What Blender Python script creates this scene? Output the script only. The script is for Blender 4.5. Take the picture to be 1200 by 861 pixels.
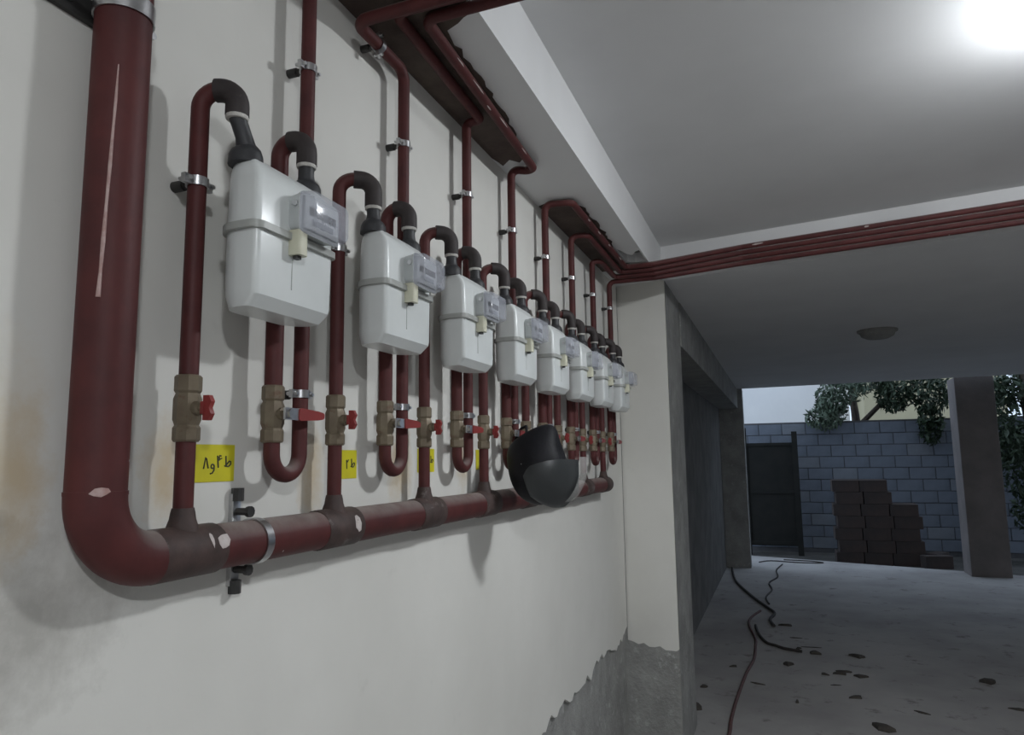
import bpy, bmesh, math, random
from mathutils import Vector, Matrix
random.seed(7)
scene = bpy.context.scene
for o in list(bpy.data.objects): bpy.data.objects.remove(o, do_unlink=True)
C = scene.collection

# ------------------------------------------------------------------ camera
cam_d = bpy.data.cameras.new('camera'); cam = bpy.data.objects.new('camera', cam_d); C.objects.link(cam)
cam_d.sensor_width = 36.0; cam_d.sensor_fit = 'HORIZONTAL'; cam_d.lens = 25.2; cam_d.clip_start = 0.02
rt, up, bk = (0.93709, 0.34881, -0.01389), (0.05736, -0.11461, 0.99175), (0.34434, -0.93016, -0.12741)
cam.matrix_world = Matrix(((rt[0], up[0], bk[0], 0.85), (rt[1], up[1], bk[1], 0.0), (rt[2], up[2], bk[2], 1.6), (0, 0, 0, 1)))
scene.camera = cam

# ------------------------------------------------------------------ world, exposure
SKY = 1.2
w = bpy.data.worlds.new('overcast_sky'); scene.world = w; w.use_nodes = True
bg = w.node_tree.nodes['Background']; bg.inputs[0].default_value = (0.66, 0.80, 1.0, 1); bg.inputs[1].default_value = SKY
vs = scene.view_settings
vs.view_transform = 'Standard'; vs.look = 'None'; vs.exposure = 0.17; vs.gamma = 1.0; vs.use_curve_mapping = False
# two dome lamps on the garage ceiling, both beyond the frame: the glow on the slab gives the first,
# the shadow the riser throws away from the camera gives the second
LAMPS = (('ceiling_lamp', (1.72, 2.12), 'round glowing dome lamp on the white ceiling beside the cross beam', 235.0),
         ('rear_ceiling_lamp', (2.30, -1.45), 'round glowing dome lamp on the white ceiling toward the back wall', 430.0))

# ------------------------------------------------------------------ materials
def principled(name, col, rough=0.6, metal=0.0, spec=0.5):
    m = bpy.data.materials.new(name); m.use_nodes = True
    b = m.node_tree.nodes['Principled BSDF']
    b.inputs['Base Color'].default_value = (*col, 1); b.inputs['Roughness'].default_value = rough
    b.inputs['Metallic'].default_value = metal; b.inputs['Specular IOR Level'].default_value = spec
    return m, m.node_tree, b
def N(nt, t, **kw):
    n = nt.nodes.new(t)
    for k, v in kw.items(): setattr(n, k, v)
    return n
def coords(nt, kind='Object'):
    return N(nt, 'ShaderNodeTexCoord').outputs[kind]
def noise(nt, vec, scale, detail=4, rough=0.6):
    n = N(nt, 'ShaderNodeTexNoise'); n.inputs['Scale'].default_value = scale; n.inputs['Detail'].default_value = detail
    n.inputs['Roughness'].default_value = rough; nt.links.new(vec, n.inputs['Vector']); return n.outputs['Fac']
def ramp(nt, fac, a, b, lo=0.0, hi=1.0):
    n = N(nt, 'ShaderNodeMapRange'); n.inputs['From Min'].default_value = a; n.inputs['From Max'].default_value = b
    n.inputs['To Min'].default_value = lo; n.inputs['To Max'].default_value = hi; nt.links.new(fac, n.inputs['Value']); return n.outputs['Result']
def mix(nt, fac, a, b):
    n = N(nt, 'ShaderNodeMix', data_type='RGBA')
    if isinstance(fac, float): n.inputs[0].default_value = fac
    else: nt.links.new(fac, n.inputs[0])
    for i, v in ((6, a), (7, b)):
        if isinstance(v, tuple): n.inputs[i].default_value = (*v, 1)
        else: nt.links.new(v, n.inputs[i])
    return n.outputs[2]
def math_(nt, op, a, b=None):
    n = N(nt, 'ShaderNodeMath', operation=op)
    for i, v in ((0, a), (1, b)):
        if v is None: continue
        if isinstance(v, (int, float)): n.inputs[i].default_value = v
        else: nt.links.new(v, n.inputs[i])
    return n.outputs[0]
def bump(nt, b, h, strength=0.2, dist=0.01):
    n = N(nt, 'ShaderNodeBump'); n.inputs['Strength'].default_value = strength; n.inputs['Distance'].default_value = dist
    nt.links.new(h, n.inputs['Height']); nt.links.new(n.outputs[0], b.inputs['Normal'])
def blotchy(name, c1, c2, scale=6, rough=0.6, bs=0.15, bscale=60, bdist=0.004, lo=0.35, hi=0.65, spec=0.4, metal=0.0, c3=None, s3=25):
    m, nt, b = principled(name, c1, rough, metal, spec)
    v = coords(nt)
    col = mix(nt, ramp(nt, noise(nt, v, scale), lo, hi), c1, c2)
    if c3: col = mix(nt, ramp(nt, noise(nt, v, s3, 5, .7), .58, .68), col, c3)
    nt.links.new(col, b.inputs['Base Color'])
    if bs: bump(nt, b, noise(nt, v, bscale, 6), bs, bdist)
    return m

def wall_paint():
    m, nt, b = principled('wall_paint', (.72, .72, .69), 0.75, spec=0.25)
    v = coords(nt)
    col = mix(nt, ramp(nt, noise(nt, v, 1.6), .35, .7), (.705, .695, .655), (.635, .625, .585))
    col = mix(nt, ramp(nt, noise(nt, v, 9, 6, .7), .62, .80, 0, .35), col, (.48, .47, .44))
    # damp and rust stains, each at its own place on the plaster
    def stain(col, c, y, z, ry, rz, amt, soft=.6):
        sub = N(nt, 'ShaderNodeVectorMath', operation='SUBTRACT'); nt.links.new(v, sub.inputs[0]); sub.inputs[1].default_value = (0, y, z)
        mul = N(nt, 'ShaderNodeVectorMath', operation='MULTIPLY'); nt.links.new(sub.outputs[0], mul.inputs[0]); mul.inputs[1].default_value = (0, 1 / ry, 1 / rz)
        ln = N(nt, 'ShaderNodeVectorMath', operation='LENGTH'); nt.links.new(mul.outputs[0], ln.inputs[0])
        wob = math_(nt, 'ADD', ln.outputs['Value'], ramp(nt, noise(nt, v, 14, 5, .7), .3, .7, -.35, .35))
        return mix(nt, ramp(nt, wob, 1.0, 1.0 - soft, 0, amt), col, c)
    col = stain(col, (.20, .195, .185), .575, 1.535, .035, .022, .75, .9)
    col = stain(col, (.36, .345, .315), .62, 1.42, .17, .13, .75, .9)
    for yy in (.60, .82, 1.17, 1.50, 1.54, 1.88):
        col = stain(col, (.55, .42, .24), yy, 1.585, .05, .10, .75, 1.0)
    col = stain(col, (.60, .50, .36), .59, 1.62, .05, .17, .5, 1.0)
    nt.links.new(col, b.inputs['Base Color'])
    bump(nt, b, noise(nt, v, 30, 5), .12, .004)
    return m
M = {}
M['wall'] = wall_paint()
M['white_paint'] = blotchy('white_paint', (.74, .74, .73), (.66, .66, .65), 2.0, .7, .1, 30)
M['slab_paint'] = blotchy('ceiling_paint', (.71, .71, .71), (.65, .65, .65), 1.2, .65, .12, 12, .006)
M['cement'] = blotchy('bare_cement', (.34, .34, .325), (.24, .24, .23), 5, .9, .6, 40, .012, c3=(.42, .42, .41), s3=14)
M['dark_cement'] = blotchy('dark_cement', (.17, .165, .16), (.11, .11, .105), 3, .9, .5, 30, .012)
M['floor'] = blotchy('dusty_concrete', (.43, .42, .41), (.32, .31, .305), 1.1, .85, .3, 25, .008, c3=(.23, .22, .21), s3=5, spec=.12)
M['earth'] = blotchy('dark_earth', (.09, .085, .08), (.05, .05, .045), 3, .95, .6, 20, .03)
M['overspray'] = blotchy('red_brown_overspray', (.050, .030, .026), (.085, .064, .050), 9, .8, .4, 60)
def red_oxide(name, c1, c2, dust):
    m, nt, b = principled(name, c1, .58, spec=.28)
    v = coords(nt)
    col = mix(nt, ramp(nt, noise(nt, v, 12), .35, .65), c1, c2)
    geo = N(nt, 'ShaderNodeNewGeometry'); sep = N(nt, 'ShaderNodeSeparateXYZ'); nt.links.new(geo.outputs['Normal'], sep.inputs[0])
    d = math_(nt, 'MULTIPLY', ramp(nt, sep.outputs['Z'], .25, .95, 0, dust), ramp(nt, noise(nt, v, 20, 5), .3, .6, .5, 1))
    col = mix(nt, d, col, (.30, .27, .25))                       # settled dust
    col = mix(nt, ramp(nt, noise(nt, v, 55, 3, .5), .76, .79), col, (.5, .47, .44))   # chips
    nt.links.new(col, b.inputs['Base Color']); bump(nt, b, noise(nt, v, 90, 4), .12, .002)
    return m
M['red'] = red_oxide('red_oxide_paint', (.092, .0235, .0225), (.063, .017, .017), .75)
M['fitting'] = blotchy('dusty_iron_fitting', (.072, .045, .040), (.042, .028, .025), 25, .65, .2, 80, c3=(.16, .14, .13), s3=18)
M['goose'] = blotchy('dark_malleable_elbow', (.042, .034, .033), (.028, .022, .022), 25, .65, .2, 80, c3=(.10, .085, .08), s3=16)
M['union'] = blotchy('dark_grey_union', (.045, .046, .05), (.028, .028, .03), 30, .5, .2, 90)
M['tape'] = blotchy('white_thread_tape', (.62, .60, .56), (.45, .43, .40), 60, .8, .4, 150)
M['brass'] = blotchy('dull_brass', (.20, .165, .115), (.15, .118, .082), 25, .5, .1, 80, metal=.3, c3=(.13, .07, .045), s3=22)
M['red_handle'] = blotchy('red_plastic_sleeve', (.27, .035, .032), (.20, .03, .028), 20, .45, 0, 20)
M['chrome'] = blotchy('zinc_steel', (.62, .62, .63), (.45, .45, .46), 30, .28, .05, 80, metal=1.0)
M['bolt'] = blotchy('black_standoff', (.022, .022, .022), (.04, .038, .036), 30, .5, 0, 80)
M['meter'] = blotchy('meter_enamel', (.70, .725, .715), (.66, .685, .675), 8, .28, .03, 30, spec=.5)
M['meter_seam'] = blotchy('meter_seam', (.42, .43, .41), (.36, .37, .35), 12, .4, .03, 30)
M['index'] = blotchy('index_housing', (.52, .54, .54), (.47, .49, .49), 12, .4, 0, 30)
M['yellow_seal'] = blotchy('pale_yellow_plastic', (.62, .61, .48), (.55, .54, .42), 20, .5, 0, 30)
M['plate'] = blotchy('counter_plate', (.50, .52, .55), (.45, .47, .50), 30, .5, 0, 30)
M['black'] = blotchy('black_print', (.02, .02, .025), (.035, .035, .04), 40, .5, 0, 30)
M['greyprint'] = blotchy('grey_print', (.20, .21, .24), (.26, .27, .30), 90, .6, 0, 30)
def clear_cover(name, col, alpha, rough):
    m, nt, b = principled(name, col, rough); b.inputs['Alpha'].default_value = alpha
    v = coords(nt); nt.links.new(mix(nt, noise(nt, v, 20), col, tuple(min(1, c * 1.15) for c in col)), b.inputs['Base Color']); return m
M['cover'] = clear_cover('clear_plastic_cover', (.52, .54, .60), .38, .12)
M['visor'] = clear_cover('smoky_visor', (.040, .044, .046), .85, .3)
M['visor_edge'] = clear_cover('visor_clear_edge', (.50, .50, .48), .26, .25)
M['helmet'] = blotchy('black_fabric_shell', (.006, .006, .008), (.010, .010, .013), 20, .6, .2, 120, spec=.25)
M['sticker'] = blotchy('yellow_sticker', (.62, .56, .02), (.55, .50, .02), 15, .55, 0, 30)
M['ink'] = blotchy('marker_ink', (.03, .035, .02), (.05, .05, .03), 60, .6, 0, 30)
M['mark'] = blotchy('white_paint_chip', (.55, .50, .48), (.44, .38, .36), 60, .7, 0, 30)
M['drip'] = blotchy('pale_drip', (.36, .22, .20), (.48, .36, .34), 60, .6, 0, 30)
M['hose_red'] = blotchy('dull_red_hose', (.13, .06, .055), (.10, .05, .045), 30, .6, 0, 30)
M['cable'] = blotchy('dark_cable', (.035, .03, .03), (.055, .05, .045), 30, .7, 0, 30)
M['scrap'] = blotchy('dark_scrap', (.045, .042, .04), (.08, .07, .06), 20, .9, .5, 60)
M['block'] = blotchy('grey_block', (.17, .195, .235), (.125, .145, .18), 2.3, .9, .5, 60, .01)
M['block2'] = blotchy('pale_grey_block', (.20, .22, .25), (.155, .172, .20), 2.3, .9, .5, 60, .01)
M['mortar'] = blotchy('dark_mortar', (.10, .10, .105), (.08, .08, .085), 8, .95, .5, 60)
M['pile'] = blotchy('dark_clay_block', (.05, .042, .040), (.075, .055, .05), 4, .9, .5, 60, .01)
M['gate'] = blotchy('black_gate_paint', (.010, .011, .010), (.016, .016, .014), 5, .9, .1, 40)
M['column'] = blotchy('brown_plaster_column', (.24, .215, .21), (.18, .165, .16), 2.5, .9, .4, 30, .01)
M['bark'] = blotchy('bark', (.09, .07, .055), (.06, .05, .04), 12, .9, .6, 40, .01)
M['leaf_dark'] = blotchy('dark_leaf', (.028, .045, .026), (.042, .068, .036), 9, .5, 0, 30)
M['leaf_light'] = blotchy('grey_green_leaf', (.14, .18, .13), (.085, .125, .085), 9, .5, 0, 30)
M['house_white'] = blotchy('white_render', (.80, .79, .77), (.74, .73, .72), 1.0, .85, .1, 20)
M['house_yellow'] = blotchy('cream_render', (.55, .50, .33), (.50, .45, .30), 1.0, .85, .1, 20)
M['window_dark'] = blotchy('dark_window', (.03, .035, .04), (.05, .055, .06), 3, .15, 0, 20)
def emitter(name, col, s):
    m = bpy.data.materials.new(name); m.use_nodes = True; nt = m.node_tree; nt.nodes.remove(nt.nodes['Principled BSDF'])
    e = N(nt, 'ShaderNodeEmission'); e.inputs[0].default_value = (*col, 1); e.inputs[1].default_value = s
    nt.links.new(e.outputs[0], nt.nodes['Material Output'].inputs[0]); return m

# ------------------------------------------------------------------ mesh building
def fillet(pts, rad, n=6):
    pts = [Vector(p) for p in pts]
    out = [pts[0]]
    for i in range(1, len(pts) - 1):
        r = rad[i - 1] if isinstance(rad, (list, tuple)) else rad
        a = (pts[i - 1] - pts[i]).normalized(); b = (pts[i + 1] - pts[i]).normalized()
        ang = a.angle(b)
        if r <= 0 or ang > math.pi - .02: out.append(pts[i]); continue
        t = min(r / math.tan(ang / 2), (.98 if i == 1 else .499) * (pts[i - 1] - pts[i]).length, (.98 if i == len(pts) - 2 else .499) * (pts[i + 1] - pts[i]).length)
        rr = t * math.tan(ang / 2)
        c = pts[i] + (a + b).normalized() * (rr / math.sin(ang / 2))
        s = (pts[i] + a * t) - c; e = (pts[i] + b * t) - c
        tot = s.angle(e); ax = s.cross(e).normalized()
        for k in range(n + 1): out.append(c + Matrix.Rotation(tot * k / n, 3, ax) @ s)
    out.append(pts[-1]); return out
class MB:
    def __init__(s): s.v = []; s.f = []
    def add(s, vs, fs):
        o = len(s.v); s.v += [tuple(v) for v in vs]; s.f += [tuple(i + o for i in f) for f in fs]; return s
    def box(s, x0, x1, y0, y1, z0, z1):
        return s.add([(x0, y0, z0), (x1, y0, z0), (x1, y1, z0), (x0, y1, z0), (x0, y0, z1), (x1, y0, z1), (x1, y1, z1), (x0, y1, z1)],
                     [(0, 3, 2, 1), (4, 5, 6, 7), (0, 1, 5, 4), (1, 2, 6, 5), (2, 3, 7, 6), (3, 0, 4, 7)])
    def loft(s, rings, cap=True):
        n = len(rings[0]); vs = [p for r in rings for p in r]; fs = []
        for i in range(len(rings) - 1):
            for k in range(n): fs.append((i * n + k, i * n + (k + 1) % n, (i + 1) * n + (k + 1) % n, (i + 1) * n + k))
        if cap: fs.append(tuple(reversed(range(n)))); fs.append(tuple((len(rings) - 1) * n + k for k in range(n)))
        return s.add(vs, fs)
    def tube(s, pts, r, seg=14, cap=True):
        pts = [Vector(p) for p in pts]
        ps = [pts[0]]
        for p in pts[1:]:
            if (p - ps[-1]).length > 1e-6: ps.append(p)
        n = len(ps); rs = r if isinstance(r, (list, tuple)) else [r] * n
        t0 = (ps[1] - ps[0]).normalized()
        u = t0.orthogonal().normalized(); rings = []; prev = t0
        for i, p in enumerate(ps):
            t = ((ps[i + 1] - p).normalized() if i < n - 1 else (p - ps[i - 1]).normalized())
            if 0 < i < n - 1: t = (t + (p - ps[i - 1]).normalized()).normalized()
            q = prev.rotation_difference(t); u = (q @ u); u = (u - t * u.dot(t)).normalized(); prev = t
            b = t.cross(u)
            rings.append([p + (u * math.cos(2 * math.pi * k / seg) + b * math.sin(2 * math.pi * k / seg)) * rs[i] for k in range(seg)])
        return s.loft(rings, cap)
    def lathe(s, base, axis, prof, seg=16):
        # prof: (distance along axis, radius)
        base = Vector(base); t = Vector(axis).normalized(); u = t.orthogonal().normalized(); b = t.cross(u)
        return s.loft([[base + t * h + (u * math.cos(2 * math.pi * k / seg) + b * math.sin(2 * math.pi * k / seg)) * r for k in range(seg)] for h, r in prof])
    def poly(s, pts, d):
        n = len(pts); d = Vector(d); a = [Vector(p) for p in pts]
        return s.add(a + [p + d for p in a], [tuple(range(n - 1, -1, -1)), tuple(range(n, 2 * n))] + [(i, (i + 1) % n, n + (i + 1) % n, n + i) for i in range(n)])
    def build(s, name, mat, parent=None, smooth=35, bevel=0):
        me = bpy.data.meshes.new(name)
        bm = bmesh.new()
        vv = [bm.verts.new(v) for v in s.v]
        for f in s.f:
            try: bm.faces.new([vv[i] for i in f])
            except ValueError: pass
        bmesh.ops.recalc_face_normals(bm, faces=bm.faces)
        if bevel: bmesh.ops.bevel(bm, geom=bm.edges[:] , offset=bevel, segments=2, affect='EDGES', profile=.6)
        bm.to_mesh(me); bm.free()
        if smooth:
            me.shade_smooth(); me.set_sharp_from_angle(angle=math.radians(smooth))
        me.materials.append(M[mat]); o = bpy.data.objects.new(name, me); C.objects.link(o)
        if parent: o.parent = parent
        return o
def tag(o, label, cat, group=None):
    o['label'] = label; o['category'] = cat
    if group: o['group'] = group
    return o
def thing(name, label, cat, loc=(0, 0, 0), group=None):
    o = bpy.data.objects.new(name, None); C.objects.link(o); o.location = loc; o.empty_display_size = .05
    return tag(o, label, cat, group)
def struct(o): o['kind'] = 'structure'; return o
def copy_tree(o, parent=None):
    c = o.copy(); C.objects.link(c); c.parent = parent
    for ch in o.children: copy_tree(ch, c)
    return c
def rrect(x0, x1, y0, y1, r, z, n=5, rf=None):
    out = []; rf = r if rf is None else rf      # rf: radius of the two corners on the room side
    for cx, cy, a0, r in ((x1 - rf, y1 - rf, 0, rf), (x0 + r, y1 - r, 90, r), (x0 + r, y0 + r, 180, r), (x1 - rf, y0 + rf, 270, rf)):
        for k in range(n + 1):
            a = math.radians(a0 + 90 * k / n); out.append((cx + r * math.cos(a), cy + r * math.sin(a), z))
    return out

# ------------------------------------------------------------------ setting
SOF, SLAB = 2.6, 2.8
def beam_y(x): return 4.10 - .183 * x
struct(MB().poly([(-.3, -3.2, 0), (7.2, -3.2, 0), (7.2, 10.2, 0), (-.3, 12.75, 0)], (0, 0, -.12)).build('floor', 'floor', smooth=0))
struct(MB().box(-6, 14, 10.0, 24, -.3, -.1).build('ground', 'earth', smooth=0))
wl = struct(MB().box(-.25, -.014, -3.2, 4.7, 0, SOF).build('wall_left', 'cement', smooth=0))
def ragged(a, b, step, amp, seed):
    rnd = random.Random(seed); n = max(2, int(abs(b - a) / step)); out = []; z = 0
    for i in range(n + 1): z = .55 * z + rnd.uniform(-amp, amp); out.append((a + (b - a) * i / n, z))
    return out
edge = ragged(-3.2, 4.07, .035, .022, 3)
pl = [(-.014, y, .645 + dz) for y, dz in edge] + [(-.014, 4.07, SOF), (-.014, -3.2, SOF)]
MB().poly(pl, (.014, 0, 0)).build('plaster', 'wall', wl, smooth=0)
we = struct(MB().poly([(-.014, 4.088, 0), (.285, 4.033, 0), (.285, 4.66, 0), (-.014, 4.7, 0)], (0, 0, SOF)).build('wall_end', 'cement', smooth=0))
e2 = ragged(0.0, .27, .03, .012, 9)
ep = [(x, 4.098 - .183 * x - .014, .605 - .12 * x + dz) for x, dz in e2] + [(.285, 4.098 - .183 * .285 - .014, .585), (.285, 4.098 - .183 * .285 - .014, SOF), (0, 4.084, SOF)]
MB().poly(ep, (0, .016, 0)).build('plaster', 'wall', we, smooth=0)
struct(MB().box(7.0, 7.2, -3.2, 11, 0, SLAB + .1).build('wall_right', 'white_paint', smooth=0))
struct(MB().box(-.25, 7.2, -3.4, -3.2, 0, SLAB + .1).build('wall_back', 'white_paint', smooth=0))
struct(MB().box(.27, 7.0, -3.2, 4.1, SLAB, SLAB + .12).build('ceiling', 'slab_paint', smooth=0))
# long beam: core above a 5 cm plaster soffit that has broken away around the pipes near the corner
notch = [(.262, 3.385), (.240, 3.405), (.215, 3.46), (.196, 3.44), (.178, 3.36), (.163, 3.33), (.160, 3.47), (.172, 3.56), (.205, 3.60), (.240, 3.59), (.262, 3.565)]
bm_ = MB().poly([(-.25, -3.2, SOF), (.262, -3.2, SOF)] + [(x, y, SOF) for x, y in notch] + [(.262, 4.7, SOF), (-.25, 4.7, SOF)], (0, 0, .05))
bm_.box(.262, .27, -3.2, 4.7, SOF, SLAB + .12)
bl = struct(bm_.build('ceiling_beam', 'slab_paint', smooth=0))
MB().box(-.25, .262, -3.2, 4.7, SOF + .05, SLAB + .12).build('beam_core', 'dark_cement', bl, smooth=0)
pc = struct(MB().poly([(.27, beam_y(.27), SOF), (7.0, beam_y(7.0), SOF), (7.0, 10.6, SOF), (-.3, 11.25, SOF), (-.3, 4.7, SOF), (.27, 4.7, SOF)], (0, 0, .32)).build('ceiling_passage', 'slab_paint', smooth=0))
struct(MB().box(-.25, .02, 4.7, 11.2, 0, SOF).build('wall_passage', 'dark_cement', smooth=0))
struct(MB().box(.02, .29, 4.68, 11.15, 2.31, SOF).build('passage_beam', 'cement', smooth=0))
struct(MB().box(-.25, .36, 11.15, 11.4, 0, SOF).build('wall_far', 'cement', smooth=0))
struct(MB().box(-.3, 7.2, 3.0, 11.2, SOF + .33, 9.0).build('upper_floors', 'house_white', smooth=0))
# pale mortar left on the passage wall above the floor
rp = [(.02, 4.72, .95), (.02, 4.95, .80), (.02, 5.2, .62), (.02, 5.5, .46), (.02, 5.9, .16), (.02, 5.6, .02), (.02, 4.72, .02)]
MB().poly(rp, (.02, 0, 0)).build('mortar_patch', 'cement', bpy.data.objects['wall_passage'], smooth=0)

# red-brown overspray left on the soffit around the pipes: ragged paint films
def film(name, outline, mat, seed, z=SOF, amp=.008, th=.003):
    rnd = random.Random(seed); pts = []
    for i, (x, y) in enumerate(outline):
        x2, y2 = outline[(i + 1) % len(outline)]
        n = max(1, int(math.hypot(x2 - x, y2 - y) / .03))
        for k in range(n):
            jx, jy = (rnd.uniform(-amp, amp), rnd.uniform(-amp, amp)) if x > .012 else (0, 0)
            pts.append((max(.001, x + (x2 - x) * k / n + jx), y + (y2 - y) * k / n + jy, z - th))
    return MB().poly(pts, (0, 0, th)).build(name, mat, bl, smooth=0)
film('paint_film', [(.004, .9), (.004, 1.9), (.004, 2.12), (.02, 2.20), (.055, 2.16), (.085, 2.19), (.125, 2.05), (.15, 1.88), (.165, 1.6), (.175, 1.42), (.262, 1.375), (.267, .9)], 'overspray', 4)
film('paint_film', [(.004, 2.62), (.03, 2.60), (.06, 2.62), (.10, 2.61), (.14, 2.64), (.165, 2.72), (.172, 2.95), (.165, 3.26), (.150, 3.34), (.146, 3.58), (.19, 3.63), (.25, 3.64), (.255, 3.70), (.004, 3.71)], 'overspray', 5)

# ------------------------------------------------------------------ main gas line: riser, elbow, manifold with tees
PX, P, Y0, NU = .045, .3725, .812, 8          # pipe axis off the wall, pitch of the meters, first inlet
MZ, MR, PR = 1.476, .034, .0137
ORD = ['first', 'second', 'third', 'fourth', 'fifth', 'sixth', 'seventh', 'eighth']
RY = .670
man = thing('gas_manifold', 'thick red main gas riser bending into a long horizontal manifold pipe on the wall', 'gas pipe', (PX, RY, MZ))
def loc(p, o): return tuple(Vector(p) - Vector(o))
MO = (PX, RY, MZ)
class LB(MB):
    """builder whose world-space input is stored relative to an origin"""
    def __init__(s, o): super().__init__(); s.o = Vector(o)
    def add(s, vs, fs): return super().add([Vector(v) - s.o for v in vs], fs)
ER = .088
LB(MO).tube([(PX, RY, MZ + ER), (PX, RY, SOF)], .0355, 28).build('riser', 'red', man)
LB(MO).tube([(PX, RY, MZ + ER - .001), (PX, RY, MZ + ER + .004)], .0367, 28).build('weld_bead', 'red', man)
LB(MO).tube(fillet([(PX, RY, MZ + ER), (PX, RY, MZ), (PX, RY + ER, MZ)], ER * .995, 14), .0362, 28).build('elbow', 'red', man)
endy = Y0 + 7 * P
LB(MO).tube([(PX, RY + ER, MZ), (PX, endy - .03, MZ)], MR, 28).build('main_pipe', 'red', man)
LB(MO).tube([(PX, endy - .03, MZ), (PX, endy + .012, MZ), (PX, endy + .028, MZ + .0)], [MR, MR, MR * .5], 28).build('end_cap', 'fitting', man)
for i in range(NU):
    y = Y0 + i * P
    LB(MO).lathe((PX, y - .058, MZ), (0, 1, 0), [(0, MR + .0008), (.003, MR + .0028), (.113, MR + .0028), (.116, MR + .0008)], 28).lathe((PX, y, MZ + .02), (0, 0, 1), [(0, .024), (.016, .0215), (.026, .0180), (.036, .0165), (.042, .0150)], 18).build('tee', 'fitting', man)
def chip(o, cy, cz, ry, rz, R, axis, mat='mark', name='paint_chip', seed=1, ang=0):
    """small pale paint chip lying on the curved surface of a pipe (axis 'y' or 'z'), facing the room"""
    rnd = random.Random(seed); n = 9; mb = LB(o); ctr = []
    ring = []
    for k in range(n):
        a = 2 * math.pi * k / n; s = rnd.uniform(.7, 1.15)
        ring.append((ry * s * math.cos(a), rz * s * math.sin(a)))
    def P3(u, v, rr):
        if axis == 'y': th = ang + v / R; return (PX + rr * math.cos(th), cy + u, MZ + rr * math.sin(th))
        th = ang + u / R; return (PX + rr * math.cos(th), cy + rr * math.sin(th), cz + v)
    vs = [P3(u, v, R + .0006) for u, v in ring] + [P3(0, 0, R + .0012)]
    mb.add(vs, [(k, (k + 1) % n, n) for k in range(n)])
    return mb
chip(MO, .858, 0, .011, .013, MR + .0028, 'y', seed=2, ang=.35).build('paint_chip', 'mark', man)
chip(MO, .836, 0, .004, .012, MR + .0028, 'y', seed=3, ang=.45).build('paint_chip', 'mark', man)
chip(MO, 1.215, 0, .010, .017, MR + .0028, 'y', seed=5, ang=.15).build('paint_chip', 'mark', man)
chip(MO, RY, MZ + ER + .004, .012, .006, .0367, 'z', 'mark', seed=6, ang=-.6).build('paint_chip', 'drip', man)
# long pale drip down the riser
dr = []
for k, (u, z) in enumerate([(-.78, 2.118), (-.80, 2.07), (-.83, 2.03), (-.86, 1.98), (-.90, 1.93), (-.93, 1.88), (-.96, 1.84), (-.985, 1.808)]):
    dr.append((PX + .0355 * math.cos(u), RY + .0355 * math.sin(u), z))
LB(MO).tube(dr, [.0006, .0018, .0016, .0022, .0018, .0026, .0020, .0030], 8).build('paint_drip', 'drip', man)

# ------------------------------------------------------------------ wall clamps
def clamp_ring(o, c, axis, r, h, seg=20):
    c = Vector(c); t = Vector(axis); mb = LB(o)
    u = t.orthogonal().normalized(); b = t.cross(u)
    rings = []
    for rr, hh in ((r, -h), (r + .0022, -h), (r + .0022, h), (r, h)):
        rings.append([c + t * hh + (u * math.cos(2 * math.pi * k / seg) + b * math.sin(2 * math.pi * k / seg)) * rr for k in range(seg)])
    rings.append(rings[0]); return mb.loft(rings, cap=False)
def small_clamp(label, group):
    o = (0, 0, 0)
    t = thing('pipe_clamp', label, 'pipe clamp', o, group)
    clamp_ring(o, (PX, 0, 0), (0, 0, 1), PR + .0008, .007).build('ring', 'chrome', t)
    for sg in (-1, 1):
        ya, yb = sorted((sg * (PR + .001), sg * (PR + .014)))
        LB(o).box(PX - .004, PX + .004, ya, yb, -.007, .007).build('ear', 'chrome', t)
        LB(o).lathe((PX - .011, sg * (PR + .009), 0), (1, 0, 0), [(0, .0035), (.022, .0035)], 8).build('screw', 'chrome', t)
    LB(o).lathe((0, 0, 0), (1, 0, 0), [(0, .0085), (.020, .0085), (.0205, .006), (PX - PR - .0022, .006)], 12).build('standoff', 'bolt', t)
    return t
cl0 = small_clamp('', 'small wall clamps holding the thin red pipes')
def put_clamp(y, z, label, flip=1):
    c = copy_tree(cl0); c.location = (0, y, z); c['label'] = label; return c
bc = thing('pipe_clamp', 'large zinc clamp around the thick red riser with a black bracket to the wall', 'pipe clamp', (PX, RY, 2.212))
bo = (PX, RY, 2.212)
clamp_ring(bo, bo, (0, 0, 1), .0362, .012, 28).build('ring', 'chrome', bc)
LB(bo).box(.0, .009, RY - .15, RY + .06, 2.193, 2.226).build('bracket', 'bolt', bc, bevel=.001)
for yy in (RY - .055, RY + .052): LB(bo).lathe((.012, yy, 2.210), (1, 0, 0), [(0, .006), (.03, .006)], 10).build('bolt', 'chrome', bc)
mc = thing('pipe_clamp', 'large zinc clamp around the horizontal manifold beside the first yellow sticker', 'pipe clamp', (PX, .962, MZ))
mo = (PX, .962, MZ)
clamp_ring(mo, mo, (0, 1, 0), MR + .0006, .008, 28).build('ring', 'chrome', mc)
LB(mo).box(0, .010, .953, .971, MZ - .072, MZ + .075).build('bracket', 'chrome', mc, bevel=.001)
for z1, z2 in ((.063, .046), (-.084, -.046)):
    LB(mo).lathe((.0105, .962, MZ + z1), (0, 0, 1), [(0, .010), (.021, .010)], 8).build('end_cap', 'bolt', mc)
    LB(mo).lathe((.006, .962, MZ + z2), (1, 0, 0), [(0, .006), (.026, .006), (.026, .009), (.033, .009)], 10).build('bolt', 'bolt', mc)

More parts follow.
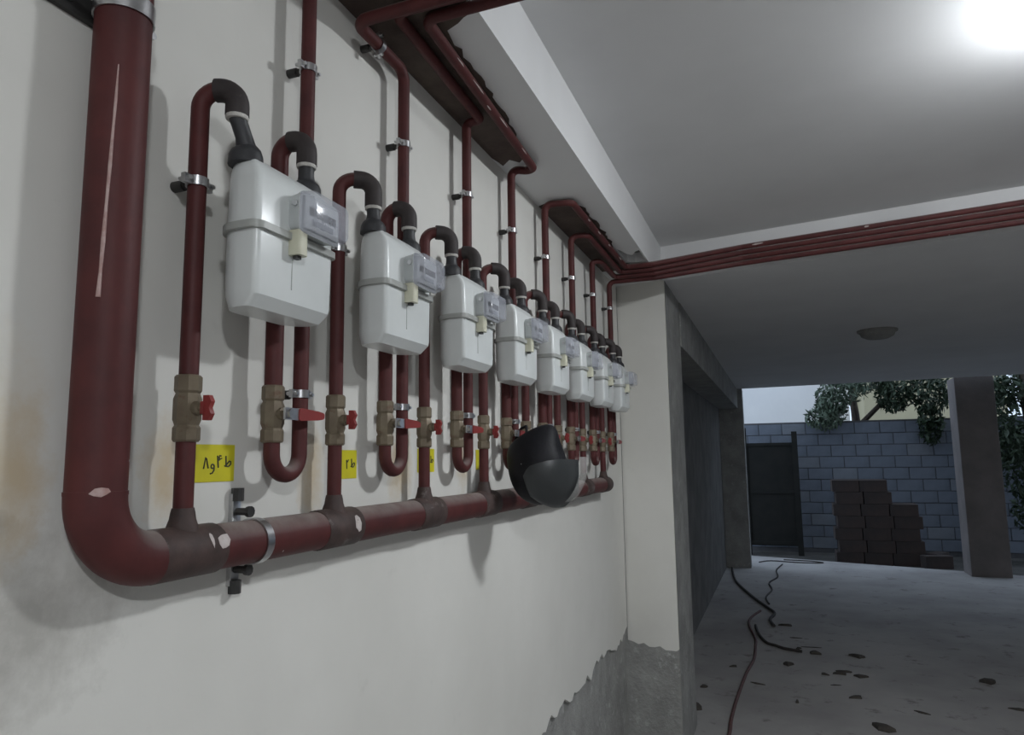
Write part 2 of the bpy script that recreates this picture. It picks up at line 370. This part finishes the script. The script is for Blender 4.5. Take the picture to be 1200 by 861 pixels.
# ------------------------------------------------------------------ gas meter
MC = .926                     # centre of the first meter along the wall
X0, X1 = .0645, .146
def make_meter():
    o = (0, MC, 0)
    t = thing('gas_meter', '', 'gas meter', o, 'white gas meters in a row on the wall')
    def ring(ix0, ix1, iy, r, z, rf=.010): return rrect(X0 + ix0, X1 - ix1, MC - .097 + iy, MC + .095 - iy, r, z, 6, rf)
    LB(o).loft([ring(.012, .032, .022, .024, 1.8300), ring(.005, .018, .007, .040, 1.8310), ring(.001, .002, .002, .043, 1.8480, .011),
                ring(0, .001, .001, .044, 1.856), ring(0, 0, 0, .044, 1.946)]).build('lower_case', 'meter', t, smooth=24)
    LB(o).loft([ring(0, 0, 0, .044, 1.957), ring(.001, .002, .002, .044, 2.030), ring(.003, .007, .004, .040, 2.044), ring(.006, .020, .010, .034, 2.060), ring(.010, .034, .020, .026, 2.070)]).build('upper_case', 'meter', t, smooth=24)
    LB(o).loft([rrect(X0 - .003, X1 + .007, MC - .105, MC + .103, .048, z, 6, .018) for z in (1.946, 1.957)]).build('flange', 'meter_seam', t)
    # index box
    by, bz = .950, 1.992
    def yring(x, ins, r):
        return [(x, yy, zz) for (yy, zz, _) in rrect(by - .053 + ins, by + .053 - ins, bz - .034 + ins, bz + .034 - ins, r, 0, 4)]
    ib = LB(o).loft([yring(.142, .004, .012), yring(.160, .002, .012), yring(.166, .0, .012), yring(.168, .0, .012)]).build('index_box', 'index', t)
    LB(o).loft([yring(.1682, .0, .012), yring(.186, .002, .013), yring(.191, .005, .012), yring(.193, .010, .010)]).build('cover', 'cover', ib)
    LB(o).box(.1681, .172, by - .044, by + .044, bz - .026, bz + .026).build('counter_plate', 'plate', ib, smooth=0)
    cw = LB(o)
    for k in range(8): cw.box(.172, .1735, by - .032 + k * .0088, by - .0245 + k * .0088, bz - .002, bz + .010)
    cw.build('digit_window', 'black', ib, smooth=0)
    LB(o).box(.172, .1733, by - .026, by + .030, bz - .017, bz - .008).build('print_line', 'greyprint', ib, smooth=0)
    LB(o).lathe((.160, by - .055, bz + .012), (0, 1, 0), [(0, .005), (.004, .005)], 8).build('seal_screw', 'chrome', ib)
    ks = LB(o).loft([rrect(X1 - .002, X1 + .022, .900, .922, .005, z, 3) for z in (1.922, 1.924, 1.950, 1.962)]).build('seal_knob', 'yellow_seal', t)
    LB(o).loft([rrect(X1 + .004, X1 + .014, .905, .917, .003, z, 3) for z in (1.917, 1.922)]).build('knob_tip', 'bolt', ks)
    LB(o).box(X1 - .0035, X1 + .0003, .9105, .9115, 1.868, 1.918).build('score_line', 'meter_seam', t, smooth=0)
    return t
meter0 = make_meter()
MNOTE = ['first white gas meter beside the thick red riser', 'second white gas meter from the thick red riser', 'third white gas meter from the thick red riser',
         'fourth white gas meter from the riser, right above the black helmet', 'fifth white gas meter from the riser', 'sixth white gas meter from the riser, two before the last',
         'seventh white gas meter from the riser, next to last in the row', 'last white gas meter of the row, closest to the bare end wall']
for i in range(NU):
    m = meter0 if i == 0 else copy_tree(meter0)
    m.location = (0, MC + i * P, 0); m['label'] = MNOTE[i]
    if i: m.rotation_euler = (0, 0, random.uniform(-.006, .006))

# ------------------------------------------------------------------ pipework per meter
SY_IN, SY_OUT = .852, 1.003     # connection stubs of the first meter
SX = .100
def swivel(o, y, skew=0.0):
    mb = LB(o)
    if skew:
        mb.tube([(SX, y, 2.056), (SX, y, 2.072), (SX, y, 2.080), (SX, y - .001, 2.088), (SX, y - .006, 2.100), (SX - .001, y - .014, 2.116), (SX - .002, y - .020, 2.128), (SX - .002, y - .020, 2.136)],
                [.0265, .0255, .0225, .0150, .0130, .0128, .0132, .0135], 16)
    else: mb.lathe((SX, y, 2.058), (0, 0, 1), [(0, .0265), (.014, .0255), (.022, .0220), (.029, .0150), (.040, .0132), (.060, .0135)], 16)
    return mb
def make_inlet(first):
    o = (PX, Y0, MZ + .06)
    t = thing('inlet_pipe', '', 'gas pipe', o, 'red inlet pipes rising from the manifold to the meters')
    ty = SY_IN - (.020 if first else 0); tz = 2.128 if first else 2.114
    LB(o).tube([(PX, Y0, MZ + .060), (PX, Y0, 1.636)], PR, 16).build('lower_pipe', 'red', t)
    v = LB(o).lathe((PX, Y0, 1.632), (0, 0, 1), [(0, .0168), (.003, .0190), (.020, .0190), (.024, .0165), (.032, .0195), (.062, .0195), (.070, .0165), (.074, .0190), (.094, .0190), (.097, .0165)], 8)
    v.lathe((PX, Y0, 1.680), (1, 0, 0), [(0, .011), (.024, .011), (.025, .007), (.034, .007)], 10)
    vb = v.build('ball_valve', 'brass', t, smooth=25)
    h = LB(o)
    h.box(PX + .030, PX + .036, Y0 - .007, Y0 + .007, 1.671, 1.689)
    h.loft([[(PX + x, Y0 + yy, zz) for x, yy, zz in ((.033, -.005, z), (.042 + d, -.004, z), (.042 + d, .004, z), (.033, .005, z))] for z, d in ((1.662, 0), (1.671, .005), (1.680, .001), (1.689, .005), (1.698, 0))])
    h.build('butterfly_handle', 'red_handle', vb, smooth=50)
    top = 2.170
    mid = ((PX + SX) / 2, (Y0 + ty) / 2, top)
    up_path = fillet([(PX, Y0, 1.728), (PX, Y0, top), mid], .030, 8)
    LB(o).tube(up_path, PR, 16).build('upper_pipe', 'red', t)
    dn = fillet([mid, (SX - (.002 if first else 0), ty, top), (SX - (.002 if first else 0), ty, tz)], .026, 8)
    a = Vector(mid); dirn = (Vector(dn[1]) - a).normalized()
    LB(o).tube([a - dirn * .006] + list(dn), [.0178] * (len(dn) + 1), 16).build('elbow', 'goose', t)
    LB(o).lathe((SX - (.002 if first else 0), ty, tz - .006), (0, 0, 1), [(0, .0160), (.002, .0172), (.008, .0170), (.009, .0160)], 14).build('thread_tape', 'tape', t)
    swivel(o, SY_IN, .02 if first else 0).build('swivel_union', 'union', t)
    return t
def outlet_tail(i):
    y = 1.0745 + i * P
    if i == 0: return [(PX, y, SOF)]
    if i == 1: return [(PX, y, 2.540), (PX, 1.235, 2.540), (.60, 1.235, 2.555), (.60, 1.235, SLAB)]
    if i == 2: return [(PX, y, 2.580), (.088, y + .01, 2.580), (.110, 1.288, 2.580), (.66, 1.280, 2.580), (.66, 1.280, SLAB)]
    if i == 3: return [(PX, y, 2.580), (.118, y + .05, 2.580), (.160, 1.336, 2.580), (.72, 1.325, 2.580), (.72, 1.325, SLAB)]
    lx = {4: .150, 5: .117, 6: .083, 7: PX}[i]
    zl = 2.582 - .017 * (i - 4); ly = y if i == 7 else 1.0745 + 7 * P - .027 * (7 - i)      # slanted row under the soffit
    zz = 2.608 + .0268 * (7 - i); yl = lambda x: beam_y(x) - .10 - .008 * (7 - i)            # steep row along the cross beam
    pts = [(PX, y, zl)]
    if i < 7: pts += [(lx, y + .015, zl), (lx, ly, zl)]
    pts += [(.29, ly + .002, zl), (.72, yl(.72), zz), (7.0, yl(7.0), zz)]
    return pts
def make_outlet():
    """the parts that are alike for every meter; origin at the loop's lowest point"""
    o = (PX, 1.037, 1.566)
    t = thing('outlet_pipe', '', 'gas pipe', o, 'red outlet pipes looping under the meters and up to the ceiling')
    ly, ry, top = 1.0, 1.0745, 2.164
    swivel(o, SY_OUT).build('swivel_union', 'union', t)
    LB(o).lathe((SX, SY_OUT, 2.110), (0, 0, 1), [(0, .0160), (.002, .0172), (.008, .0170), (.009, .0160)], 14).build('thread_tape', 'tape', t)
    LB(o).tube(fillet([(SX, SY_OUT, 2.116), (SX, SY_OUT, top), ((PX + SX) / 2 - .006, ly, top)], .026, 8), .0178, 16).build('elbow', 'goose', t)
    LB(o).tube(fillet([((PX + SX) / 2, ly, top), (PX, ly, top), (PX, ly, 1.726)], .028, 8), PR + .0015, 16).build('down_pipe', 'red', t)
    v = LB(o).lathe((PX, ly, 1.634), (0, 0, 1), [(0, .0168), (.003, .0190), (.020, .0190), (.024, .0165), (.032, .0195), (.062, .0195), (.070, .0165), (.074, .0190), (.094, .0190), (.097, .0165)], 8)
    v.lathe((PX, ly, 1.682), (1, 0, 0), [(0, .011), (.022, .011), (.023, .006), (.034, .006)], 10)
    vb = v.build('ball_valve', 'brass', t, smooth=25)
    lv = LB(o).box(PX + .030, PX + .034, ly - .010, ly + .030, 1.672, 1.692).build('lever', 'chrome', vb, smooth=0)
    LB(o).lathe((PX + .034, ly, 1.682), (1, 0, 0), [(0, .008), (.006, .008)], 6).build('lever_nut', 'chrome', vb, smooth=20)
    LB(o).loft([[(PX + .032 + a, yy, 1.682 + b) for a, b in ((-.004, -h), (.004, -h), (.004, h), (-.004, h))] for yy, h in ((ly + .026, .009), (ly + .030, .011), (ly + .080, .008), (ly + .094, .006), (ly + .098, .003))]).build('lever_sleeve', 'red_handle', lv, smooth=50)
    return t
inlet_first = make_inlet(True); inlet0 = make_inlet(False); outlet0 = make_outlet()
outlets = [outlet0] + [copy_tree(outlet0) for k in range(NU - 1)]
for i in range(NU):
    t = inlet_first if i == 0 else (inlet0 if i == 1 else copy_tree(inlet0))
    t.location = (PX, Y0 + i * P, MZ + .06)
    t['label'] = '%s red inlet pipe from the riser, with brass valve%s' % (ORD[i], ' and a crooked union' if i == 0 else '')
    oo = (PX, 1.037 + i * P, 1.566)
    t = outlets[i]
    t.location = oo
    dest = {0: 'running straight up', 1: 'bending back under the ceiling', 2: 'bending onto the ceiling', 3: 'with a long jog out onto the ceiling'}.get(i, 'turning along the cross beam')
    t['label'] = '%s red U-loop outlet pipe from the riser, %s' % (ORD[i], dest)
    ry = 1.0745 + i * P
    path = [(PX, 1.0 + i * P, 1.638), (PX, 1.0 + i * P, 1.566 + PR)] + [(PX, ry, 1.566 + PR)] + outlet_tail(i)
    rad = [.036, .036] + [.030] * (len(outlet_tail(i)) - 1)
    LB(oo).tube(fillet(path, rad, 8), PR, 14).build('loop_pipe', 'red', t)
    put_clamp(ry, 1.722, 'small wall clamp on the U-loop under the %s meter from the riser' % ORD[i])
    put_clamp(Y0 + i * P, 2.022, 'small wall clamp on the %s inlet pipe beside its meter' % ORD[i])
    put_clamp(ry, 2.345 + .006 * i, 'small wall clamp with black standoff on the %s outlet pipe above the meters' % ORD[i])
cc = put_clamp(1.33, 2.54, 'small wall clamp near the ceiling on the second outlet pipe'); cc.rotation_euler = (math.pi / 2, 0, 0)
for ch in list(cl0.children): bpy.data.objects.remove(ch, do_unlink=True)
bpy.data.objects.remove(cl0, do_unlink=True)

# plaster flecks stuck on the ceiling pipes
def fleck(i, p, d, l, r):
    o = outlets[i].location; d = Vector(d).normalized(); p = Vector(p)
    LB(o).tube([p - d * l * .5, p - d * l * .2, p + d * l * .25, p + d * l * .5], [r * .3, r, r * .8, r * .25], 7).build('plaster_fleck', 'mark', outlets[i])
pa, pb = Vector((.118, 2.242, 2.580)), Vector((.160, 1.336, 2.580))
for tt, l, ox, oz in ((.20, .050, .0125, -.005), (.43, .070, .0125, -.005), (.55, .030, .006, -.012), (.66, .080, .0128, -.004), (.80, .045, .0125, -.004)):
    fleck(3, pa + (pb - pa) * tt + Vector((ox, 0, oz)), pb - pa, l, .0020)
for yy, l in ((2.80, .03), (2.98, .045), (3.18, .04), (3.42, .05)):
    fleck(4, (.150 + .0125, yy, 2.582 - .005), (0, 1, 0), l, .003)
for xx, l in ((.80, .055), (1.30, .02)):
    fleck(4, (xx, beam_y(xx) - .124 - .0135, 2.6884), (1, -.183, .03), l, .0045)

# ------------------------------------------------------------------ yellow stickers with handwriting
def stroke(mb, c, pts, wd=.0026, k=.72):
    """marker stroke on the sticker, (y, z) points about the letter's centre c"""
    mb.tube([(.0016, c[0] + y * k, c[1] + z * k) for y, z in pts], wd * .5, 6)
def arc(cy, cz, r, a0, a1, n=8, sy=1, sz=1):
    return [(cy + sy * r * math.cos(math.radians(a0 + (a1 - a0) * k / n)), cz + sz * r * math.sin(math.radians(a0 + (a1 - a0) * k / n))) for k in range(n + 1)]
def ta(mb, *c):       # the letter written at the right of every sticker
    stroke(mb, c, [(-.006, .016), (-.005, -.006)])
    stroke(mb, c, [(-.010, -.006), (-.005, -.007), (.003, -.008), (.010, -.003), (.010, .003), (.005, .004), (-.001, -.001), (-.005, -.006)])
def four(mb, *c):
    stroke(mb, c, [(-.004, .014), (-.001, -.013)]); stroke(mb, c, [(.007, .013), (.003, .014), (.001, .009), (.004, .006), (.009, .008)]); stroke(mb, c, [(-.003, .006), (.001, .004), (.004, .006)])
def waw(mb, *c):
    stroke(mb, c, arc(0, 0, .0045, 0, 330, 9)); stroke(mb, c, [(.0045, 0), (.004, -.009), (-.001, -.015), (-.007, -.016)])
def eight(mb, *c):
    stroke(mb, c, [(-.006, -.012), (-.001, .012), (.002, .010), (.008, -.011)])
def two(mb, *c):
    stroke(mb, c, [(-.004, .013), (-.002, -.013)]); stroke(mb, c, [(-.004, .011), (.001, .007), (.006, .013)])
SNOTE = ['yellow wall sticker with handwritten Persian numerals beside the first inlet pipe', 'yellow wall sticker partly hidden behind the second inlet pipe',
         'yellow wall sticker mostly hidden behind the third inlet pipe', 'yellow wall sticker behind the fourth inlet pipe']
for i in range(4):
    yr = .962 + i * .368; zc = 1.601 - (.006 if i == 1 else 0)
    o = (0, yr - .045, zc)
    s = tag(LB(o).box(.0002, .0012, yr - .092, yr, zc - .0295, zc + .0295).build('sticker', 'sticker', smooth=0), SNOTE[i], 'sticker', 'yellow stickers'); s.location = o
    mb = LB(o); ta(mb, yr - .016, zc)
    if i == 0: four(mb, yr - .036, zc + .002); waw(mb, yr - .049, zc - .005); eight(mb, yr - .064, zc)
    elif i == 1: two(mb, yr - .036, zc)
    mb.build('handwriting', 'ink', s)

# ------------------------------------------------------------------ black helmet hung on the manifold
hc = Vector((.196, 2.03, 1.575))
ri = Vector((.95, .31, 0)); fr = Vector((.31, -.95, 0)); upv = Vector((0, 0, 1))
he = thing('helmet', 'black helmet with a smoky visor hanging in front of the manifold pipe', 'helmet', tuple(hc))
def hpos(u, v, wv): return hc + ri * u + upv * v + fr * wv
def helmet_mesh():
    mb = LB(hc); nu, nv = 32, 20; vs = []; fs = []
    for j in range(nv + 1):
        ph = -math.pi / 2 + math.pi * j / nv
        for i in range(nu):
            th = 2 * math.pi * i / nu
            d = Vector((math.cos(ph) * math.cos(th), math.sin(ph), math.cos(ph) * math.sin(th)))   # right, up, towards viewer
            a, b, c = .092, .108, .085
            q = Vector((d.x * a, d.y * b, d.z * c))
            # crown stands up right of centre, left shoulder slopes away, chin tapers to the left
            hump = math.exp(-((d - Vector((.10, .98, .1))).length / .62) ** 2); q += Vector((.020, .020, 0)) * hump
            ls = math.exp(-((d - Vector((-.8, .55, 0))).length / .5) ** 2); q += Vector((-.016, .002, 0)) * ls
            rs = math.exp(-((d - Vector((.85, .45, .2))).length / .45) ** 2); q += Vector((-.026, -.010, -.01)) * rs
            q.x += -.10 * min(0, q.y) * (-.25) if q.y < 0 else 0
            vs.append(hpos(q.x - .012, q.y, q.z))
        
    for j in range(nv):
        for i in range(nu): fs.append((j * nu + i, j * nu + (i + 1) % nu, (j + 1) * nu + (i + 1) % nu, (j + 1) * nu + i))
    return mb.add(vs, fs)
helmet_mesh().build('shell', 'helmet', he, smooth=60)
def visor_patch(R, thick, outline):
    mb = LB(hc); n, m_ = 16, 12; top = []; 
    vs = []; fs = []
    for s_ in (R, R - thick):
        for j in range(m_ + 1):
            for i in range(n + 1):
                u, v = outline(i / n, j / m_)
                wv = math.sqrt(max(.0004, s_ * s_ - u * u * .75 - v * v * .7)); vs.append(hpos(u, v, wv - .008))
    k = (n + 1) * (m_ + 1)
    for j in range(m_):
        for i in range(n):
            a = j * (n + 1) + i; fs += [(a, a + 1, a + n + 2, a + n + 1), (k + a, k + a + n + 1, k + a + n + 2, k + a + 1)]
    for i in range(n): fs += [(i, k + i, k + i + 1, i + 1), (m_ * (n + 1) + i, m_ * (n + 1) + i + 1, k + m_ * (n + 1) + i + 1, k + m_ * (n + 1) + i)]
    for j in range(m_): a = j * (n + 1); b = a + n; fs += [(a, a + n + 1, k + a + n + 1, k + a), (b, k + b, k + b + n + 1, b + n + 1)]
    return mb.add(vs, fs)
def vis_out(s, t):
    u = -.062 + s * .160
    lo = -.030 - .085 * math.sin(math.pi * min(1, .12 + s * .62)) + .035 * max(0, s - .75) * 4 * .6
    hi = .000 + .020 * s + .012 * math.sin(s * 3)
    if s < .12: k = s / .12; lo = -.022 + (lo + .022) * math.sqrt(k); hi = -.022 + (hi + .022) * math.sqrt(k)
    return u, lo + (hi - lo) * t
visor_patch(.104, .003, vis_out).build('visor', 'visor', he, smooth=60)
def rim_out(s, t):
    v = .030 - s * .128; bow = math.sqrt(max(0, 1 - ((v + .005) / .115) ** 2))
    return .052 + .062 * bow - .012 + t * .024 - .02 * (s ** 2), v
visor_patch(.112, .003, rim_out).build('visor_rim', 'visor_edge', he, smooth=60)
MB_s = LB(hc)
MB_s.tube(fillet([hpos(-.05, .070, .02), Vector((.100, 2.150, 1.705)), Vector((.074, 2.165, 1.697)), Vector((.062, 2.150, 1.660)), hpos(-.085, .030, -.01)], .012), .0045, 8)
MB_s.build('strap', 'helmet', he)
LB(hc).lathe(hpos(-.064, .012, .055), fr, [(0, .0035), (.012, .0035), (.013, .002)], 8).build('rivet', 'chrome', he)

# ------------------------------------------------------------------ lamps
for lname, (lx_, ly_), note, power in LAMPS:
    M[lname] = emitter(lname + '_glow', (.92, .96, 1.0), power)
    lo = (lx_, ly_, SLAB)
    cl = thing(lname + '_offscreen', note, 'lamp', lo)
    LB(lo).lathe(lo, (0, 0, -1), [(0, .085), (.044, .085), (.046, .118), (.050, .118)], 32).build('lamp_base', 'white_paint', cl)
    LB(lo).lathe((lx_, ly_, SLAB - .050), (0, 0, -1), [(0, .108), (.022, .104), (.040, .088), (.052, .060), (.058, .022), (.059, .004)], 32).build(lname + '_dome_offscreen', lname, cl)
# unlit round fixture on the passage ceiling
pf = thing('passage_lamp', 'unlit round lamp on the dark passage ceiling', 'lamp', (1.64, 6.4, SOF))
LB((1.64, 6.4, SOF)).lathe((1.64, 6.4, SOF), (0, 0, -1), [(0, .15), (.015, .15), (.02, .14)], 28).build('lamp_base', 'cement', pf)
LB((1.64, 6.4, SOF)).lathe((1.64, 6.4, SOF - .02), (0, 0, -1), [(0, .135), (.03, .12), (.05, .08), (.058, .02)], 28).build('lamp_dome', 'cement', pf)

# ------------------------------------------------------------------ hoses and scraps on the floor
def lay(pts, r, n=4):
    pts = [Vector((x, y, r)) for x, y in pts]; out = []
    for i in range(len(pts) - 1):
        p0 = pts[max(0, i - 1)]; p1, p2 = pts[i], pts[i + 1]; p3 = pts[min(len(pts) - 1, i + 2)]
        for k in range(n):
            t = k / n; out.append(.5 * ((2 * p1) + (p2 - p0) * t + (2 * p0 - 5 * p1 + 4 * p2 - p3) * t * t + (3 * p1 - p0 - 3 * p2 + p3) * t ** 3))
    out.append(pts[-1]); return out
tag(MB().tube(lay([(.50, 3.6), (.47, 4.2), (.48, 4.55), (.475, 4.75), (.48, 5.02), (.49, 5.25), (.52, 5.8), (.56, 6.2), (.56, 6.6), (.55, 6.87), (.49, 7.3), (.47, 7.55), (.49, 7.8), (.56, 8.1)], .011), .011, 8).build('hose', 'hose_red'), 'thin dull red hose running along the passage floor', 'hose')
tag(MB().tube(lay([(.10, 11.0), (.20, 10.0), (.32, 9.4), (.50, 8.7), (.62, 8.3), (.70, 8.0), (.66, 7.7), (.70, 7.42)], .014), .014, 8).build('cable', 'cable'), 'dark cable crossing the passage floor from the far corner', 'cable')
tag(MB().tube(lay([(.535, 7.4), (.56, 7.15), (.60, 6.92), (.65, 6.75), (.72, 6.68), (.79, 6.6), (.92, 6.55)], .012), .012, 8).build('cable', 'cable'), 'short dark cable lying beside the red hose', 'cable')
tag(MB().tube(lay([(.78, 11.6), (.70, 11.0), (.72, 10.4), (.62, 9.9), (.66, 9.4), (.60, 8.9), (.64, 8.5)], .009), .009, 8).build('cable', 'cable'), 'wavy dark cable leading out to the yard', 'cable')
tag(MB().tube(lay([(.45, 11.75), (.62, 11.95), (1.0, 11.85), (1.35, 11.9), (1.2, 12.05), (.8, 12.12)], .008), .008, 8).build('cable', 'cable'), 'loose dark cable loop by the passage mouth', 'cable')
def scrap(x, y, l, wd, h, a, seed):
    rnd = random.Random(seed); n = 7; o = (x, y, 0); rings = []
    for z, s in ((0, 1.0), (h * .35, .95), (h * .55, .55)):
        rings.append([(x + s * (l * .5 * math.cos(t) * rk * math.cos(a) - wd * .5 * math.sin(t) * rk * math.sin(a)), y + s * (l * .5 * math.cos(t) * rk * math.sin(a) + wd * .5 * math.sin(t) * rk * math.cos(a)), z) for t, rk in [(2 * math.pi * k / n, .8 + .3 * math.sin(seed * 3 + k * 2.3)) for k in range(n)]])
    ob = LB(o).loft(rings).build('scrap', 'scrap', smooth=0); ob.location = o; return ob
for k, (x, y, l, wd, h, a) in enumerate([(1.02, 6.55, .13, .08, .04, -.5), (.80, 7.52, .16, .06, .03, .1), (.81, 6.15, .10, .08, .04, .3), (1.17, 6.01, .12, .06, .03, .0), (1.06, 5.97, .08, .05, .02, -.6),
     (1.33, 6.54, .14, .08, .04, -.7), (1.30, 5.98, .11, .07, .03, .1), (1.23, 5.47, .11, .06, .03, .2), (2.12, 6.10, .11, .10, .05, .4), (.42, 5.98, .08, .05, .02, .3), (.60, 5.59, .11, .03, .015, -.3),
     (.86, 5.26, .03, .05, .03, .2), (1.58, 5.29, .10, .03, .015, -.5), (2.16, 5.53, .13, .05, .02, -.4), (1.32, 4.92, .14, .11, .05, -.4), (.245, 4.94, .07, .11, .07, 1.3), (.25, 5.4, .05, .06, .03, 1.2),
     (.90, 6.68, .07, .05, .02, .3), (1.00, 6.75, .18, .02, .01, .1), (1.12, 5.72, .10, .02, .01, .1), (1.20, 6.08, .13, .05, .02, .1), (.88, 7.05, .15, .02, .01, .0)]):
    tag(scrap(x, y, l, wd, h, a, k + 1), {14: 'largest flat dark scrap lying on the open floor', 15: 'dark rubble lump at the foot of the cement pillar', 16: 'small dark chip by the passage wall past the cement pillar', 1: 'long dark scrap beside the cable bend', 8: 'lone dark lump far out on the open floor'}.get(k, 'small dark scrap of rubble lying on the concrete floor'), 'rubble', 'dark scraps scattered on the floor')

# ------------------------------------------------------------------ yard: block wall, gate, block stack, column, tree, houses
BY = 14.0
bw = struct(MB().box(-1.5, 9.0, BY + .012, BY + .2, -.1, 2.20).build('wall_yard', 'mortar', smooth=0))
proto = {}
bi = 0
for c in range(11):
    zz = -.02 + c * .2; x = -1.5 + (.2 if c % 2 else 0)
    while x < 8.8:
        kind = 'block2' if random.random() < .15 else 'block'
        if kind not in proto:
            o = MB().box(0, .388, 0, .1, 0, .188).build('block', kind, bw, bevel=.006, smooth=0); proto[kind] = o
        else:
            o = proto[kind].copy(); C.objects.link(o); o.parent = bw
        o.location = (x, BY - .0 + random.uniform(-.006, .006), zz)
        x += .4
gt = thing('gate', 'black sheet metal gate with taller side posts in front of the yard wall', 'gate', (.7, 13.5, -.1))
go = (.7, 13.5, -.1)
LB(go).box(.29, 1.06, 13.49, 13.52, .06, 1.83).build('gate_panel', 'gate', gt, smooth=0)
LB(go).box(.22, .29, 13.46, 13.54, -.1, 2.10).build('gate_post', 'gate', gt, smooth=0)
LB(go).box(1.04, 1.13, 13.46, 13.54, -.1, 2.02).build('gate_post', 'gate', gt, smooth=0)
for z in (.08, .95, 1.78): LB(go).box(.29, 1.06, 13.475, 13.49, z, z + .05).build('gate_rail', 'gate', gt, smooth=0)
# stack of dark blocks
COURSE = ['bottom', 'second', 'third', 'fourth', 'fifth', 'sixth', 'topmost']
def stack_block(x, y, z, a, label):
    ob = MB().box(-.195, .195, -.095, .095, 0, .186).build('clay_block', 'pile', bevel=.008, smooth=0) if 'b' not in proto else proto['b'].copy()
    if 'b' in proto: C.objects.link(ob)
    proto['b'] = ob if 'b' not in proto else proto['b']
    ob.location = (x, y, z); ob.rotation_euler = (0, 0, a)
    tag(ob, label, 'block', 'dark blocks stacked in the yard')
for c in range(7):
    for r in range(3):
        if c == 6 and r == 2: continue
        if c == 5 and r == 2: continue
        for dd in range(2):
            stack_block(1.80 + r * .402 + (.03 if c % 2 else -.02) + random.uniform(-.002, .002), 12.72 + dd * .205, -.10 + c * .1865, random.uniform(-.012, .012), 'dark block in the %s course of the stack before the yard wall' % COURSE[c])
for k, (x, y, a) in enumerate([(2.95, 12.55, .3), (3.02, 12.9, 1.0)]): stack_block(x, y, -.10, a, 'loose dark block lying beside the block stack')
cm = struct(MB().box(3.10, 3.56, 11.12, 11.56, -.1, SOF + .02).build('column', 'column', smooth=0, bevel=.012))
def leaf_mass(name, o, blobs, n, size, mat, parent, seed):
    rnd = random.Random(seed); mb = LB(o)
    for k in range(n):
        cx_, cy_, cz_, rx, ryy, rz = rnd.choice(blobs)
        while True:
            d = Vector((rnd.uniform(-1, 1), rnd.uniform(-1, 1), rnd.uniform(-1, 1)))
            if d.length < 1: break
        p = Vector((cx_ + d.x * rx, cy_ + d.y * ryy, cz_ + d.z * rz))
        a = Vector((rnd.gauss(0, 1), rnd.gauss(0, 1), rnd.gauss(0, .7))).normalized(); b = a.orthogonal().normalized(); b = (Matrix.Rotation(rnd.uniform(0, 6.28), 3, a) @ b)
        if 13.90 < p.y < 14.30 and p.z < 2.30: continue      # nothing grows inside the block wall
        s = size * rnd.uniform(.6, 1.3); nn = a.cross(b) * s * .12
        mb.add([p - b * s, p + a * s * .35 + nn, p + b * s, p - a * s * .35 + nn], [(0, 1, 2), (0, 2, 3)])
    ob = mb.build(name, mat, parent, smooth=0); ob['kind'] = 'stuff'; return ob
tr = thing('tree', 'leafy tree hanging over the yard wall beside the white house', 'tree', (2.3, 14.9, -.1)); to = (2.3, 14.9, -.1)
LB(to).tube([(2.3, 14.9, -.1), (2.28, 14.9, 1.2), (2.2, 14.85, 2.4), (2.1, 14.8, 3.4)], [.10, .09, .07, .03], 10).tube([(2.22, 14.86, 2.1), (2.7, 14.6, 2.6), (3.3, 14.4, 2.9)], [.05, .04, .015], 8).tube([(2.24, 14.86, 1.9), (1.8, 14.4, 2.3), (1.5, 14.0, 2.5)], [.05, .035, .012], 8).build('trunk', 'bark', tr)
leaf_mass('foliage', to, [(1.75, 13.9, 2.55, .28, .3, .35), (1.60, 13.8, 2.25, .32, .25, .22), (2.05, 13.9, 2.85, .35, .4, .35), (2.5, 14.2, 3.0, .5, .4, .35)], 1500, .065, 'leaf_light', tr, 2)
leaf_mass('foliage', to, [(1.75, 14.1, 2.35, .3, .3, .4), (2.75, 14.0, 2.60, .30, .35, .28), (3.3, 13.9, 2.65, .35, .4, .40), (2.6, 14.3, 3.05, 1.2, .5, .32), (3.25, 13.85, 2.1, .2, .2, .35)], 2600, .07, 'leaf_dark', tr, 3)
tr2 = thing('tree', 'dark leafy tree standing behind the brown column', 'tree', (4.6, 13.4, -.1)); t2 = (4.6, 13.4, -.1)
LB(t2).tube([(4.6, 13.4, -.1), (4.62, 13.4, 1.2), (4.5, 13.35, 2.4), (4.4, 13.3, 3.4)], [.10, .09, .07, .03], 10).build('trunk', 'bark', tr2)
leaf_mass('foliage', t2, [(4.5, 13.4, 1.7, .5, .5, .35), (4.4, 13.4, 2.6, .5, .45, .30), (4.15, 13.2, 1.9, .25, .3, .9), (5.0, 13.4, 2.2, .5, .4, .8), (4.5, 13.2, .8, .4, .3, .6)], 3200, .07, 'leaf_dark', tr2, 5)
hw = thing('house', 'white rendered house wall behind the yard wall', 'building', (-1, 21, -.1)); ho = (-1, 21, -.1)
LB(ho).box(-6, 2.55, 20, 24, -.1, 7.5).build('house_wall', 'house_white', hw, smooth=0)
hy = thing('house', 'cream rendered house wall seen between the leaves', 'building', (4, 19, -.1)); hoy = (4, 19, -.1)
LB(hoy).box(2.75, 5.6, 18.6, 22, -.1, 3.6).build('house_wall', 'house_yellow', hy, smooth=0)
